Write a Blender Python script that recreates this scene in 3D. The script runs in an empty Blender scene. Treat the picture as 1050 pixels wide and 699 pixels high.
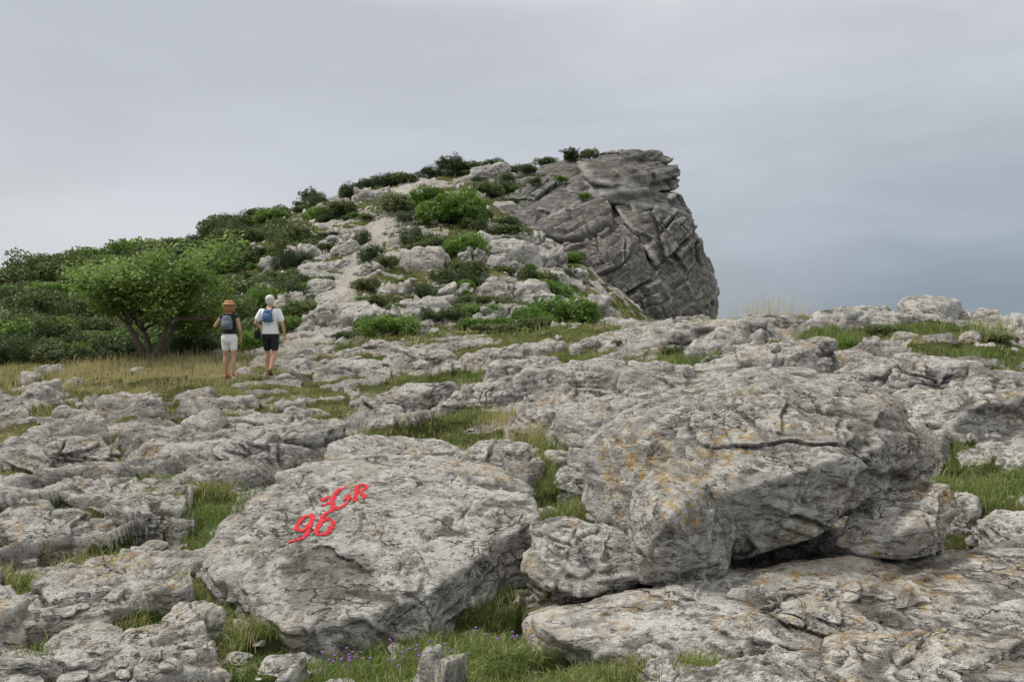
import bpy, bmesh, math, random, time
import numpy as np
from mathutils import Vector, Matrix
from mathutils.bvhtree import BVHTree
T0=time.time()
rng=np.random.default_rng(11); random.seed(11)
scene=bpy.context.scene
F=817.0; ZC=1.65; HZ=328.0

def survey(a,b,Y):
    """bearing / elevation reading taken at eye height + distance -> world metres"""
    return ((a-525.0)*Y/F, Y, ZC-(b-HZ)*Y/F)
def ss(x,a=0.0,b=1.0):
    t=np.clip((x-a)/(b-a),0,1); return t*t*(3-2*t)

# ------------------------------------------------------------------ noise
_p=rng.permutation(256); PT=np.concatenate([_p,_p,_p]).astype(np.int32)
_g=rng.normal(size=(256,3)); G3=(_g/np.linalg.norm(_g,axis=1)[:,None]).astype(np.float32)
_a=rng.random(256)*2*math.pi; G2=np.stack([np.cos(_a),np.sin(_a)],1).astype(np.float32)
R1=rng.random(768).astype(np.float32); R2=rng.random(768).astype(np.float32); R3=rng.random(768).astype(np.float32); R4=rng.random(768).astype(np.float32)
def n2(x,y):
    x=np.asarray(x,dtype=np.float32); y=np.asarray(y,dtype=np.float32)
    xi=np.floor(x); yi=np.floor(y); fx=x-xi; fy=y-yi
    xi=xi.astype(np.int32)&255; yi=yi.astype(np.int32)&255
    x1=(xi+1)&255; y1=(yi+1)&255
    u=fx*fx*fx*(fx*(fx*6-15)+10); v=fy*fy*fy*(fy*(fy*6-15)+10)
    def g(ix,iy,dx,dy):
        q=G2[PT[PT[ix]+iy]]; return q[...,0]*dx+q[...,1]*dy
    a=g(xi,yi,fx,fy); b=g(x1,yi,fx-1,fy); c=g(xi,y1,fx,fy-1); d=g(x1,y1,fx-1,fy-1)
    return 1.5*((a+(b-a)*u)+((c+(d-c)*u)-(a+(b-a)*u))*v)
def n3(x,y,z):
    x=np.asarray(x,dtype=np.float32); y=np.asarray(y,dtype=np.float32); z=np.asarray(z,dtype=np.float32)
    xi=np.floor(x); yi=np.floor(y); zi=np.floor(z); fx=x-xi; fy=y-yi; fz=z-zi
    xi=xi.astype(np.int32)&255; yi=yi.astype(np.int32)&255; zi=zi.astype(np.int32)&255
    x1=(xi+1)&255; y1=(yi+1)&255; z1=(zi+1)&255
    u=fx*fx*fx*(fx*(fx*6-15)+10); v=fy*fy*fy*(fy*(fy*6-15)+10); w=fz*fz*fz*(fz*(fz*6-15)+10)
    def g(ix,iy,iz,dx,dy,dz):
        q=G3[PT[PT[PT[ix]+iy]+iz]]; return q[...,0]*dx+q[...,1]*dy+q[...,2]*dz
    def l(a,b,t): return a+(b-a)*t
    k0=l(l(g(xi,yi,zi,fx,fy,fz),g(x1,yi,zi,fx-1,fy,fz),u),l(g(xi,y1,zi,fx,fy-1,fz),g(x1,y1,zi,fx-1,fy-1,fz),u),v)
    k1=l(l(g(xi,yi,z1,fx,fy,fz-1),g(x1,yi,z1,fx-1,fy,fz-1),u),l(g(xi,y1,z1,fx,fy-1,fz-1),g(x1,y1,z1,fx-1,fy-1,fz-1),u),v)
    return 1.5*l(k0,k1,w)
def fbm2(x,y,o=4,ridge=False):
    s=0;a=1.0;t=0
    for i in range(o):
        n=n2(x+i*17.3,y-i*9.1)
        if ridge: n=1-2*np.abs(n)
        s=s+a*n; t+=a; a*=.5; x=x*2.03; y=y*2.03
    return s/t
def fbm3(x,y,z,o=4,ridge=False,gain=.5):
    s=0;a=1.0;t=0
    for i in range(o):
        n=n3(x+i*17.3,y-i*9.1,z+i*3.3)
        if ridge: n=1-2*np.abs(n)
        s=s+a*n; t+=a; a*=gain; x=x*2.03; y=y*2.03; z=z*2.03
    return s/t
def hash3(i,j,k): 
    return PT[PT[PT[i.astype(np.int64)&255]+(j.astype(np.int64)&255)]+(k.astype(np.int64)&255)]

# ------------------------------------------------------------------ mesh helpers
def make_mesh(name,verts,faces,attrs=None,smooth=True,mats=None,matidx=None):
    verts=np.asarray(verts,dtype=np.float32); 
    if isinstance(faces,np.ndarray): fl=[faces]
    else: fl=[np.asarray(f) for f in faces if len(f)]
    me=bpy.data.meshes.new(name)
    me.vertices.add(len(verts)); me.vertices.foreach_set('co',verts.ravel())
    loops=np.concatenate([f.ravel() for f in fl]).astype(np.int32)
    tot=np.concatenate([np.full(len(f),f.shape[1],np.int32) for f in fl])
    start=np.concatenate([[0],np.cumsum(tot)[:-1]]).astype(np.int32)
    me.loops.add(len(loops)); me.loops.foreach_set('vertex_index',loops)
    me.polygons.add(len(tot)); me.polygons.foreach_set('loop_start',start); me.polygons.foreach_set('loop_total',tot)
    me.polygons.foreach_set('use_smooth',np.full(len(tot),smooth,dtype=bool))
    for m in (mats or []): me.materials.append(m)
    if matidx is not None: me.polygons.foreach_set('material_index',np.asarray(matidx,dtype=np.int32))
    me.update(calc_edges=True)
    for k,v in (attrs or {}).items():
        a=me.attributes.new(k,'FLOAT','POINT'); a.data.foreach_set('value',np.asarray(v,dtype=np.float32).ravel())
    return me
def add_obj(name,me,parent=None):
    o=bpy.data.objects.new(name,me); scene.collection.objects.link(o)
    if parent: o.parent=parent
    return o
def empty(name,loc=(0,0,0),rotz=0):
    o=bpy.data.objects.new(name,None); scene.collection.objects.link(o); o.location=loc; o.rotation_euler=(0,0,rotz); o.empty_display_size=.2
    return o

# ------------------------------------------------------------------ materials
class NT:
    def __init__(s,mat):
        mat.use_nodes=True; s.t=mat.node_tree; s.n=s.t.nodes; s.l=s.t.links; s.n.clear()
    def add(s,typ,**kw):
        nd=s.n.new(typ)
        for k,v in kw.items(): setattr(nd,k,v)
        return nd
    def noise(s,vec,scale,detail=6,rough=.6,dist=0):
        nd=s.add('ShaderNodeTexNoise'); nd.inputs['Scale'].default_value=scale; nd.inputs['Detail'].default_value=detail
        nd.inputs['Roughness'].default_value=rough; nd.inputs['Distortion'].default_value=dist
        s.l.new(vec,nd.inputs['Vector']); return nd.outputs['Fac']
    def ramp(s,fac,stops):
        nd=s.add('ShaderNodeValToRGB'); cr=nd.color_ramp
        while len(cr.elements)<len(stops): cr.elements.new(.5)
        for e,(p,c) in zip(cr.elements,stops):
            e.position=p; e.color=(c[0],c[1],c[2],1) if hasattr(c,'__len__') else (c,c,c,1)
        s.l.new(fac,nd.inputs['Fac']); return nd.outputs['Color']
    def mix(s,fac,a,b,mode='MIX'):
        nd=s.add('ShaderNodeMix'); nd.data_type='RGBA'; nd.blend_type=mode
        for inp,v in ((nd.inputs[0],fac),(nd.inputs[6],a),(nd.inputs[7],b)):
            if isinstance(v,(int,float)): inp.default_value=v if inp==nd.inputs[0] else (v,v,v,1)
            elif isinstance(v,tuple): inp.default_value=(v[0],v[1],v[2],1)
            else: s.l.new(v,inp)
        return nd.outputs[2]
    def math(s,op,a,b=0.0,clamp=False):
        nd=s.add('ShaderNodeMath'); nd.operation=op; nd.use_clamp=clamp
        for inp,v in ((nd.inputs[0],a),(nd.inputs[1],b)):
            if isinstance(v,(int,float)): inp.default_value=v
            else: s.l.new(v,inp)
        return nd.outputs[0]
    def attr(s,name):
        nd=s.add('ShaderNodeAttribute'); nd.attribute_name=name; return nd.outputs['Fac']

def rock_nodes(nt,tone=1.0,lichen=1.0,ochre=0.0,sc=1.0,bumpd=.05,dark=1.0,cracks=1.0):
    vec=nt.add('ShaderNodeTexCoord').outputs['Object']
    mp=nt.add('ShaderNodeMapping'); mp.inputs['Rotation'].default_value=(.35,.15,.3); mp.inputs['Scale'].default_value=(.75,1.0,2.2); nt.l.new(vec,mp.inputs['Vector']); sv=mp.outputs[0]
    big=nt.noise(vec,.6*sc,2,.6); med=nt.noise(sv,2.4*sc,6,.72,.5); fine=nt.noise(vec,17*sc,5,.80)
    c=nt.ramp(med,[(.34,(.16*tone,.152*tone,.138*tone)),(.43,(.31*tone,.298*tone,.272*tone)),(.51,(.44*tone,.425*tone,.39*tone)),(.61,(.57*tone,.55*tone,.505*tone))])
    c=nt.mix(nt.ramp(big,[(.42,0),(.60,.45)]),c,(.43*tone,.385*tone,.32*tone))
    l1=nt.noise(vec,8.5*sc,5,.78,.6)
    c=nt.mix(nt.ramp(l1,[(.50,0),(.55,.88*lichen)]),c,(.71,.69,.64))
    l2=nt.noise(sv,3.6*sc,6,.8,.9)
    c=nt.mix(nt.ramp(l2,[(.39,.85*dark),(.475,0)]),c,(.11,.104,.093))
    l4=nt.noise(sv,24*sc,4,.78)
    c=nt.mix(nt.ramp(l4,[(.38,.85*dark),(.455,0)]),c,(.09,.085,.076))
    if ochre>0:
        l3=nt.noise(vec,11,5,.8,.6); m3=nt.noise(vec,1.6,3,.6)
        f3=nt.math('MULTIPLY',nt.ramp(l3,[(.50,0),(.58,.8*min(1,ochre))]),nt.ramp(m3,[(.60-.06*ochre,0),(.68-.06*ochre,1)]))
        c=nt.mix(f3,c,nt.ramp(l1,[(.42,(.38,.19,.05)),(.56,(.52,.38,.13))]))
    ck=nt.noise(sv,1.7*sc,5,.55,.3); cd=nt.math('ABSOLUTE',nt.math('SUBTRACT',ck,.5))
    line=nt.math('MULTIPLY',nt.ramp(cd,[(.0,1),(.008,0)]),nt.ramp(big,[(.44,0),(.50,1)]))
    c=nt.mix(nt.math('MULTIPLY',line,.8*cracks),c,(.05,.046,.04))
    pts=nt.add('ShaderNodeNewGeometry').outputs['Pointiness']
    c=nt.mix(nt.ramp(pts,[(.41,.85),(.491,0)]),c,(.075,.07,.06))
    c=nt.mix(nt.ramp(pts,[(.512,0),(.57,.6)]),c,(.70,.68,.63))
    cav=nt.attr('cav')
    c=nt.mix(nt.math('MULTIPLY',cav,.82),c,(.045,.04,.033))  # crevice dirt plus occlusion-like shade, both painted into the rock colour
    wv=nt.math('ADD',fine,nt.math('MULTIPLY',l4,.7)); wv=nt.math('ADD',wv,nt.math('MULTIPLY',line,-.6*cracks))
    bp=nt.add('ShaderNodeBump'); bp.inputs['Strength'].default_value=1.0; bp.inputs['Distance'].default_value=bumpd
    nt.l.new(wv,bp.inputs['Height'])
    return c,bp.outputs['Normal'],vec,fine
def rock_mat(name,**kw):
    m=bpy.data.materials.new(name); nt=NT(m)
    c,nrm,vec,_=rock_nodes(nt,**kw)
    b=nt.add('ShaderNodeBsdfDiffuse'); b.inputs['Roughness'].default_value=.5
    nt.l.new(c,b.inputs['Color']); nt.l.new(nrm,b.inputs['Normal'])
    o=nt.add('ShaderNodeOutputMaterial'); nt.l.new(b.outputs[0],o.inputs[0]); return m
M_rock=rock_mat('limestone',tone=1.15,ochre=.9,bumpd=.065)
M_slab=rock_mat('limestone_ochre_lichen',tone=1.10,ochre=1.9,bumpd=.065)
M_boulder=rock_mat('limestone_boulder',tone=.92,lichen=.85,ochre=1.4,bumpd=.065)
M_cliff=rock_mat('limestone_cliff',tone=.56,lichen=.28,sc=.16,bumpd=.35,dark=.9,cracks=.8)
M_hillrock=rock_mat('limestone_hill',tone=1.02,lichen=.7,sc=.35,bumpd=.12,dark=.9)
def ground_mat():
    m=bpy.data.materials.new('limestone_and_turf'); nt=NT(m)
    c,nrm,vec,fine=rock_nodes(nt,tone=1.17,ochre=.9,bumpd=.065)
    tr=nt.attr('trail'); c=nt.mix(nt.math('MULTIPLY',tr,.6),c,(.56,.52,.45))
    s1=nt.noise(vec,2.2,5,.7)
    g=nt.ramp(s1,[(.36,(.08,.10,.035)),(.46,(.13,.14,.05)),(.55,(.25,.21,.11)),(.66,(.21,.17,.11))])
    g=nt.mix(nt.ramp(fine,[(.4,.6),(.6,0)]),g,(.05,.055,.025))
    gr=nt.attr('green'); g=nt.mix(nt.math('MULTIPLY',gr,.75),g,(.07,.11,.03))
    soil=nt.attr('soil')
    fac=nt.math('ADD',soil,nt.math('MULTIPLY',nt.math('SUBTRACT',fine,.5),1.8))
    f=nt.ramp(fac,[(.42,0),(.60,1)])
    c=nt.mix(f,c,g)
    b=nt.add('ShaderNodeBsdfDiffuse'); b.inputs['Roughness'].default_value=.5
    nt.l.new(c,b.inputs['Color']); nt.l.new(nrm,b.inputs['Normal'])
    o=nt.add('ShaderNodeOutputMaterial'); nt.l.new(b.outputs[0],o.inputs[0]); return m
M_ground=ground_mat()
def leaf_mat(name,cols,trans=.3,rough=.55):
    m=bpy.data.materials.new(name); nt=NT(m)
    t=nt.attr('tint'); oi=nt.add('ShaderNodeObjectInfo').outputs['Random']
    f=nt.math('ADD',t,nt.math('MULTIPLY',nt.math('SUBTRACT',oi,.5),.35),True)
    n=len(cols); c=nt.ramp(f,[(i/(n-1),cols[i]) for i in range(n)])
    b=nt.add('ShaderNodeBsdfPrincipled'); b.inputs['Roughness'].default_value=rough; b.inputs['Specular IOR Level'].default_value=.25
    nt.l.new(c,b.inputs['Base Color'])
    tr=nt.add('ShaderNodeBsdfTranslucent'); nt.l.new(c,tr.inputs['Color'])
    mx=nt.add('ShaderNodeMixShader'); mx.inputs[0].default_value=trans
    nt.l.new(b.outputs[0],mx.inputs[1]); nt.l.new(tr.outputs[0],mx.inputs[2])
    o=nt.add('ShaderNodeOutputMaterial'); nt.l.new(mx.outputs[0],o.inputs[0]); return m
M_leafdark=leaf_mat('juniper_foliage',[(.03,.05,.018),(.055,.09,.03),(.10,.14,.045)])
M_leafmid=leaf_mat('scrub_foliage',[(.055,.08,.028),(.11,.145,.048),(.19,.22,.08)])
M_leafbright=leaf_mat('fresh_foliage',[(.07,.13,.022),(.14,.24,.045),(.22,.33,.08)],.4)
M_leaftree=leaf_mat('tree_foliage',[(.10,.16,.035),(.20,.30,.07),(.34,.44,.14)],.4)
M_grass=leaf_mat('grass_blades',[(.08,.14,.03),(.14,.22,.05),(.26,.29,.10),(.45,.38,.18),(.58,.50,.28)],.35)
def simple(name,col,rough=.8,var=.15,scale=30,bump=0.0,metal=0):
    m=bpy.data.materials.new(name); nt=NT(m); vec=nt.add('ShaderNodeTexCoord').outputs['Object']
    n=nt.noise(vec,scale,5,.6)
    c=nt.mix(n,tuple(x*(1-var) for x in col),tuple(min(1,x*(1+var)) for x in col))
    b=nt.add('ShaderNodeBsdfPrincipled'); b.inputs['Roughness'].default_value=rough; b.inputs['Specular IOR Level'].default_value=.3
    nt.l.new(c,b.inputs['Base Color'])
    if bump:
        bp=nt.add('ShaderNodeBump'); bp.inputs['Strength'].default_value=.5; bp.inputs['Distance'].default_value=bump
        nt.l.new(n,bp.inputs['Height']); nt.l.new(bp.outputs[0],b.inputs['Normal'])
    o=nt.add('ShaderNodeOutputMaterial'); nt.l.new(b.outputs[0],o.inputs[0]); return m
M_bark=simple('bark',(.13,.105,.08),.9,.4,12,.01)
M_skin=simple('skin',(.50,.29,.20),.6,.08)
M_white=simple('white_cotton',(.78,.78,.78),.9,.04,20,.006)
M_black=simple('black_cotton',(.02,.02,.022),.85,.2,20,.006)
M_hairw=simple('white_hair',(.58,.56,.53),.7,.15,60,.01)
M_hairr=simple('auburn_hair',(.30,.15,.06),.7,.3,60,.01)
M_straw=simple('straw',(.38,.20,.085),.8,.2,60,.01)
M_packg=simple('grey_nylon',(.13,.16,.21),.7,.3,14,.004)
M_packb=simple('blue_nylon',(.06,.14,.26),.6,.25,14,.004)
M_shoe=simple('shoe_leather',(.14,.10,.08),.8,.3,30,.004)
M_shoer=simple('shoe_red',(.35,.13,.09),.8,.3,30,.004)
M_flower=simple('purple_petals',(.25,.10,.40),.6,.2)

# ------------------------------------------------------------------ terrain
Yt=np.array([.8,1.5,3,4.5,6,8,11,15,19,25,32,42,55,70,90,140.])
cols={
 -700:[496,448,412,390,372,355,335,315,305,320,420],
 -300:[496,448,412,388,368,350,328,305,295,312,420],
 0:[494,446,408,386,364,343,316,292,282,300,420],
 150:[490,440,402,379,358,333,300,268,256,280,420],
 300:[488,436,402,376,348,316,278,235,209,235,420],
 400:[486,430,396,368,338,304,266,220,184,210,420],
 500:[484,424,386,360,333,306,268,214,169,190,420],
 600:[480,414,372,346,327,322,305,262,185,200,450],
 680:[480,402,354,328,328,335,340,330,300,320,500],
 740:[480,395,342,322,335,370,420,480,540,600,800],
 800:[478,388,336,321,345,400,480,580,680,760,900],
 950:[478,380,328,316,345,400,480,580,680,760,900],
 1050:[478,384,332,322,350,400,480,580,680,760,900],
 1700:[478,384,332,322,350,400,480,580,680,760,900]}
kx=np.array(sorted(cols)); ku=(kx-525)/F
ZT=np.array([[0,0,0,0,0.02]+[ZC-(v-HZ)*y/F for v,y in zip(cols[k],Yt[5:])] for k in kx])
gu=np.linspace(-1.5,1.45,260); gl=np.linspace(math.log(.8),math.log(140),320)
tmp=np.array([np.interp(gl,np.log(Yt),ZT[i]) for i in range(len(kx))])
GT=np.array([np.interp(gu,ku,tmp[:,j]) for j in range(len(gl))]).T
for _ in range(10):
    P_=np.pad(GT,1,mode='edge'); GT=(P_[1:-1,1:-1]*4+P_[:-2,1:-1]+P_[2:,1:-1]+P_[1:-1,:-2]+P_[1:-1,2:])/8
def base(u,Y):
    fu=np.clip((u-gu[0])/(gu[1]-gu[0]),0,len(gu)-1.001); fl=np.clip((np.log(Y)-gl[0])/(gl[1]-gl[0]),0,len(gl)-1.001)
    i=fu.astype(int); j=fl.astype(int); a=fu-i; b=fl-j
    return (GT[i,j]*(1-a)*(1-b)+GT[i+1,j]*a*(1-b)+GT[i,j+1]*(1-a)*b+GT[i+1,j+1]*a*b)
# turf patches : bearing, distance, half width(bearing units), half depth, strength, green
TURF=[(215,6.4,26,1.2,1.4,.9),(440,4.7,75,.5,1.4,.8),(480,5.5,36,.5,1.2,.8),(575,6.9,26,.9,1.4,.9),(232,4.7,34,.45,1.3,.6),
 (255,4.05,45,.35,1.2,.5),(380,9.8,45,.6,1.1,.9),(540,9.4,60,.9,1.15,.5),(575,8.6,30,.9,1.2,.7),(440,4.0,150,.34,1.5,.8),(540,3.7,90,.3,1.3,.8),
 (20,11,50,1.0,.9,.4),(110,8.5,45,.5,.9,.6),(100,16.5,90,1.0,.85,.05),(130,19.8,120,2.6,1.2,.05),(-150,20,220,4,1.3,.2),(1015,7.4,60,.8,1.2,.9),
 (950,6.6,26,.5,1.2,.8),(850,13.5,36,1.0,1.2,.9),(940,14.5,45,.8,1.05,.8),(450,15.5,80,.9,1.0,.8),(330,13.0,50,.6,.85,.6),
 (600,17,50,.9,1.0,.8),(120,5.9,55,.3,1.1,.7),(60,7.0,50,.35,1.0,.7),(700,13.5,40,.7,1.05,.9),(1000,12.5,55,.6,1.05,.9),
 (640,4.75,22,.3,1.3,1.0),(700,3.65,90,.16,1.0,.8),(1030,5.2,50,.25,1.1,.9),(560,22,60,3,.95,.8),(215,17.6,40,1.2,.95,.1),
 (700,8.6,60,.35,1.0,.8),(480,11.2,50,.5,.95,.8),(250,12.0,60,.5,.85,.7),(900,9.6,40,.5,1.0,.9),(620,13.9,40,.6,1.0,.8),(30,5.1,45,.22,1.1,.8),(800,10.2,50,.35,1.0,.9),
 (150,4.3,40,.2,1.0,.7),(70,4.1,40,.15,.9,.7),(160,7.8,40,.4,.9,.8),(330,7.6,50,.4,.9,.8),(1040,10.5,40,.5,.9,.9)]
def trail(Y): return 262+np.interp(Y,[17,25,32,42,55,70],[0,45,85,105,140,165])
def terrain(u,Y):
    x=(u*Y).astype(np.float32); y=Y.astype(np.float32)
    z=base(u,Y)
    a=math.radians(20); s=x*math.cos(a)+y*math.sin(a); t=-x*math.sin(a)+y*math.cos(a)
    lw=n2(x*.5,y*.5); lw2=n2(x*.5+40,y*.5+9); hw=n2(x*3.1,y*3.1); hw2=n2(x*3.1+7,y*3.1+3)
    s1=s+.5*lw+.07*hw; t1=t+.5*lw2+.07*hw2
    far=ss(Y,18,34); rs=np.maximum(0,Y*Y*.00075)   # mesh row spacing here
    def ledge(q,step,soft):
        k=q/step; fl=np.floor(k); f=k-fl; soft=np.clip(soft,0,.6)
        return step*(fl+ss((f-1+soft)/soft,0,1.0))-q, ss(f,1-soft-.10,1-soft+.01)*(1-ss(f,1-soft+.05,1-soft+.25)), fl
    dip=.095
    q=t1*dip+.24*fbm2(s1/3.0,t1/1.6,3)
    A,ca,k1=ledge(q,.165,.14+rs*1.2)
    hk=R1[(k1.astype(int)*31)&255]; A=A*(.45+1.1*hk); ca=ca*(.4+.6*hk)
    q=t1*.10+s1*.03+.09*fbm2(s1/1.1+31,t1/.6+7,3)
    B,cb,k2=ledge(q,.055,.25+rs*4); B=B*(.4+1.0*R2[(k2.astype(int)*17)&255])
    w1=np.maximum(.035,rs*2.2)
    ja=(s1+.45*n2(x*.9+5,y*.9)+t1*.25)/1.45; jb=(t1+.4*n2(x*.9,y*.9+15)-.15*s1)/.95
    ia=np.floor(ja); jb=jb+.5*R3[(ia.astype(int)*13)&255]; ib=np.floor(jb)
    ea=np.minimum(ja-ia,1-(ja-ia))*1.45; eb=np.minimum(jb-ib,1-(jb-ib))*.95
    hb=R4[PT[PT[ia.astype(int)&255]+(ib.astype(int)&255)]]; hc=R2[PT[PT[ib.astype(int)&255]+(ia.astype(int)&255)]]
    e=np.minimum(ea,eb); tl=((ja-ia-.5)*(hc-.5)+(jb-ib-.5)*(hb-.6))*.34
    BL=((hb-.5)*.40+tl)*ss(e/w1,0,1)
    Jc=(1-ss(e/w1,.25,1))*ss(hc+.5*lw,.25,.45)
    ja=(s1*.8+t1*.6+.15*hw+.25*lw)/.47; jb=(-s1*.5+t1+.12*hw2)/.33; ia=np.floor(ja); jb=jb+.5*R1[(ia.astype(int)*13)&255]; ib=np.floor(jb)
    e2=np.minimum(np.minimum(ja-ia,1-(ja-ia))*.47,np.minimum(jb-ib,1-(jb-ib))*.33)
    g2=ss(n2(x*.8+50,y*.8+3),-.25,.15)
    hb2=R3[PT[PT[ia.astype(int)&255]+(ib.astype(int)&255)]]; hc2=R1[PT[PT[ib.astype(int)&255]+(ia.astype(int)&255)]]
    w2=np.maximum(.022,rs*2.0); fade=1-ss(Y,12,20)*.5
    BL2=((hb2-.5)*.11+((ja-ia-.5)*(hc2-.5)+(jb-ib-.5)*(hb2-.5))*.12)*ss(e2/w2,0,1)*g2*fade; Jc2=(1-ss(e2/w2,.2,.9))*g2*fade
    fr=fbm2(x*4.0+.3*hw,y*5.0,6,True)
    fine=fr*.036+fbm2(x*1.3,y*1.3,3)*.10
    rel=A+B+BL+BL2-.09*Jc-.025*Jc2+fine
    D,cd,k3=ledge(t1*.14+s1*.05+1.0*fbm2((s+2*lw)/8.,(t+2*lw2)/4.,3),.42,.22)
    pth=np.exp(-((u*F+525-trail(Y))/(24-.12*Y))**2)*ss(Y,18.5,23)*(1-ss(Y,66,72))
    rel=rel+far*(D*1.1+fbm2(x*.35,y*.35,4,True)*.22-.05)*(1-.55*pth)
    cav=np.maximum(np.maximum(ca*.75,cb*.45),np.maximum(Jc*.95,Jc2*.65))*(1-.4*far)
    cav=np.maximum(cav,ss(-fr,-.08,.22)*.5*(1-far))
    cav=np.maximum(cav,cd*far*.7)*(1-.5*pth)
    bias=np.zeros_like(x); green=.35+.5*n2(x*.5,y*.5)
    px=u*F+525
    for (bx,bY,w,d,st,g) in TURF:
        q=np.exp(-((px-bx)/w)**2-((Y-bY)/d)**2)*st
        bias+=q*.75; green=green*(1-np.clip(q,0,1))+g*np.clip(q,0,1)
    hill=ss(Y,21,26)*(1-ss(px,225+ (Y-20)*1.4,335+(Y-20)*1.7))
    bias+=hill*.42; green=green*(1-hill)+.6*hill
    right=ss(Y,22,30)*ss(px,300,400); bias+=right*.08
    bias-=pth*.55
    nn=fbm2(x*.9+3,y*.9+8,6)
    low=np.clip(.5-(A+BL)/.30,0,1)
    nearb=bias+nn*.70+.40*low+.45*np.maximum(Jc,.5*ca)-.53
    m=ss(nearb,0,.12)
    soilz=-.05+.03*nn+.012*n2(x*6,y*6)+np.minimum(A+BL,0)*.6
    soilz=soilz+far*(D*.8-.05)
    r=rel*(1-m)+(np.minimum(soilz,rel))*m
    wk=np.exp(-((px-252)/45)**2-((Y-17.4)/1.4)**2); wk=np.clip(wk*1.6,0,1); r=r*(1-wk)+(-.03+.02*nn)*wk
    return x,y,z+r,m,cav*(1-m),np.clip(green,0,1),pth
us=np.concatenate([np.linspace(-1.45,-.74,70)[:-1],np.linspace(-.74,.74,940),np.linspace(.74,1.4,70)[1:]])
inv=1/np.linspace(1/1.6,1/19.,840)
Ys=np.concatenate([[.8,1.0,1.3],inv,np.exp(np.linspace(math.log(19.),math.log(95),340))[1:],[100,108,120,139]])
UU,YY=np.meshgrid(us,Ys)
tx,ty,tz,tm,tcav,tgreen,ttrail=terrain(UU.ravel(),YY.ravel())
nr,nc=UU.shape
idx=np.arange(nr*nc).reshape(nr,nc)
faces=np.stack([idx[:-1,:-1],idx[:-1,1:],idx[1:,1:],idx[1:,:-1]],-1).reshape(-1,4)
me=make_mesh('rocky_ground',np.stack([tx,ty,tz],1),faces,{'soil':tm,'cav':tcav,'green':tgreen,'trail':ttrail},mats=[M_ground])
add_obj('rocky_ground',me)
TZ=tz.reshape(nr,nc); TM=tm.reshape(nr,nc)
def gz(x,y):
    x=np.atleast_1d(np.asarray(x,float)); y=np.atleast_1d(np.asarray(y,float)); u=x/y
    j=np.clip(np.searchsorted(us,u)-1,0,nc-2); i=np.clip(np.searchsorted(Ys,y)-1,0,nr-2)
    a=np.clip((u-us[j])/(us[j+1]-us[j]),0,1); b=np.clip((y-Ys[i])/(Ys[i+1]-Ys[i]),0,1)
    return TZ[i,j]*(1-a)*(1-b)+TZ[i,j+1]*a*(1-b)+TZ[i+1,j]*(1-a)*b+TZ[i+1,j+1]*a*b
print('terrain',nr*nc,time.time()-T0)
M_low=simple('hazy_lowland',(.26,.31,.36),1.0,.08,.002)
R=9000; th=np.linspace(0,2*math.pi,65)[:-1]
v=[(0,0,-75)]+[(R*math.cos(t),R*math.sin(t),-75) for t in th]
f=np.array([[0,i+1,(i+1)%64+1] for i in range(64)])
add_obj('lowland_plain',make_mesh('lowland_plain',v,f,mats=[M_low],smooth=False))

# ------------------------------------------------------------------ rocks
_ico={}
def ico(n):
    if n not in _ico:
        bm=bmesh.new(); bmesh.ops.create_icosphere(bm,subdivisions=n,radius=1)
        v=np.array([tuple(q.co) for q in bm.verts],dtype=np.float32)
        fc=np.array([[q.index for q in f.verts] for f in bm.faces],dtype=np.int32); bm.free()
        v/=np.linalg.norm(v,axis=1)[:,None]; _ico[n]=(v,fc)
    return _ico[n]
def hull(pts):
    c=np.mean(pts,axis=0); bm=bmesh.new()
    for p in pts: bm.verts.new(tuple(p))
    bmesh.ops.convex_hull(bm,input=bm.verts)
    N=[];D=[]
    for fc in bm.faces:
        if fc.calc_area()<1e-6: continue
        fc.normal_update(); n=np.array(fc.normal); d=n@(np.array(fc.verts[0].co)-c)
        if d<0: n,d=-n,-d
        N.append(n); D.append(max(d,1e-3))
    bm.free(); return c,np.array(N),np.array(D)
def unit(a): a=np.array(a,float); return a/np.linalg.norm(a)
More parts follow.
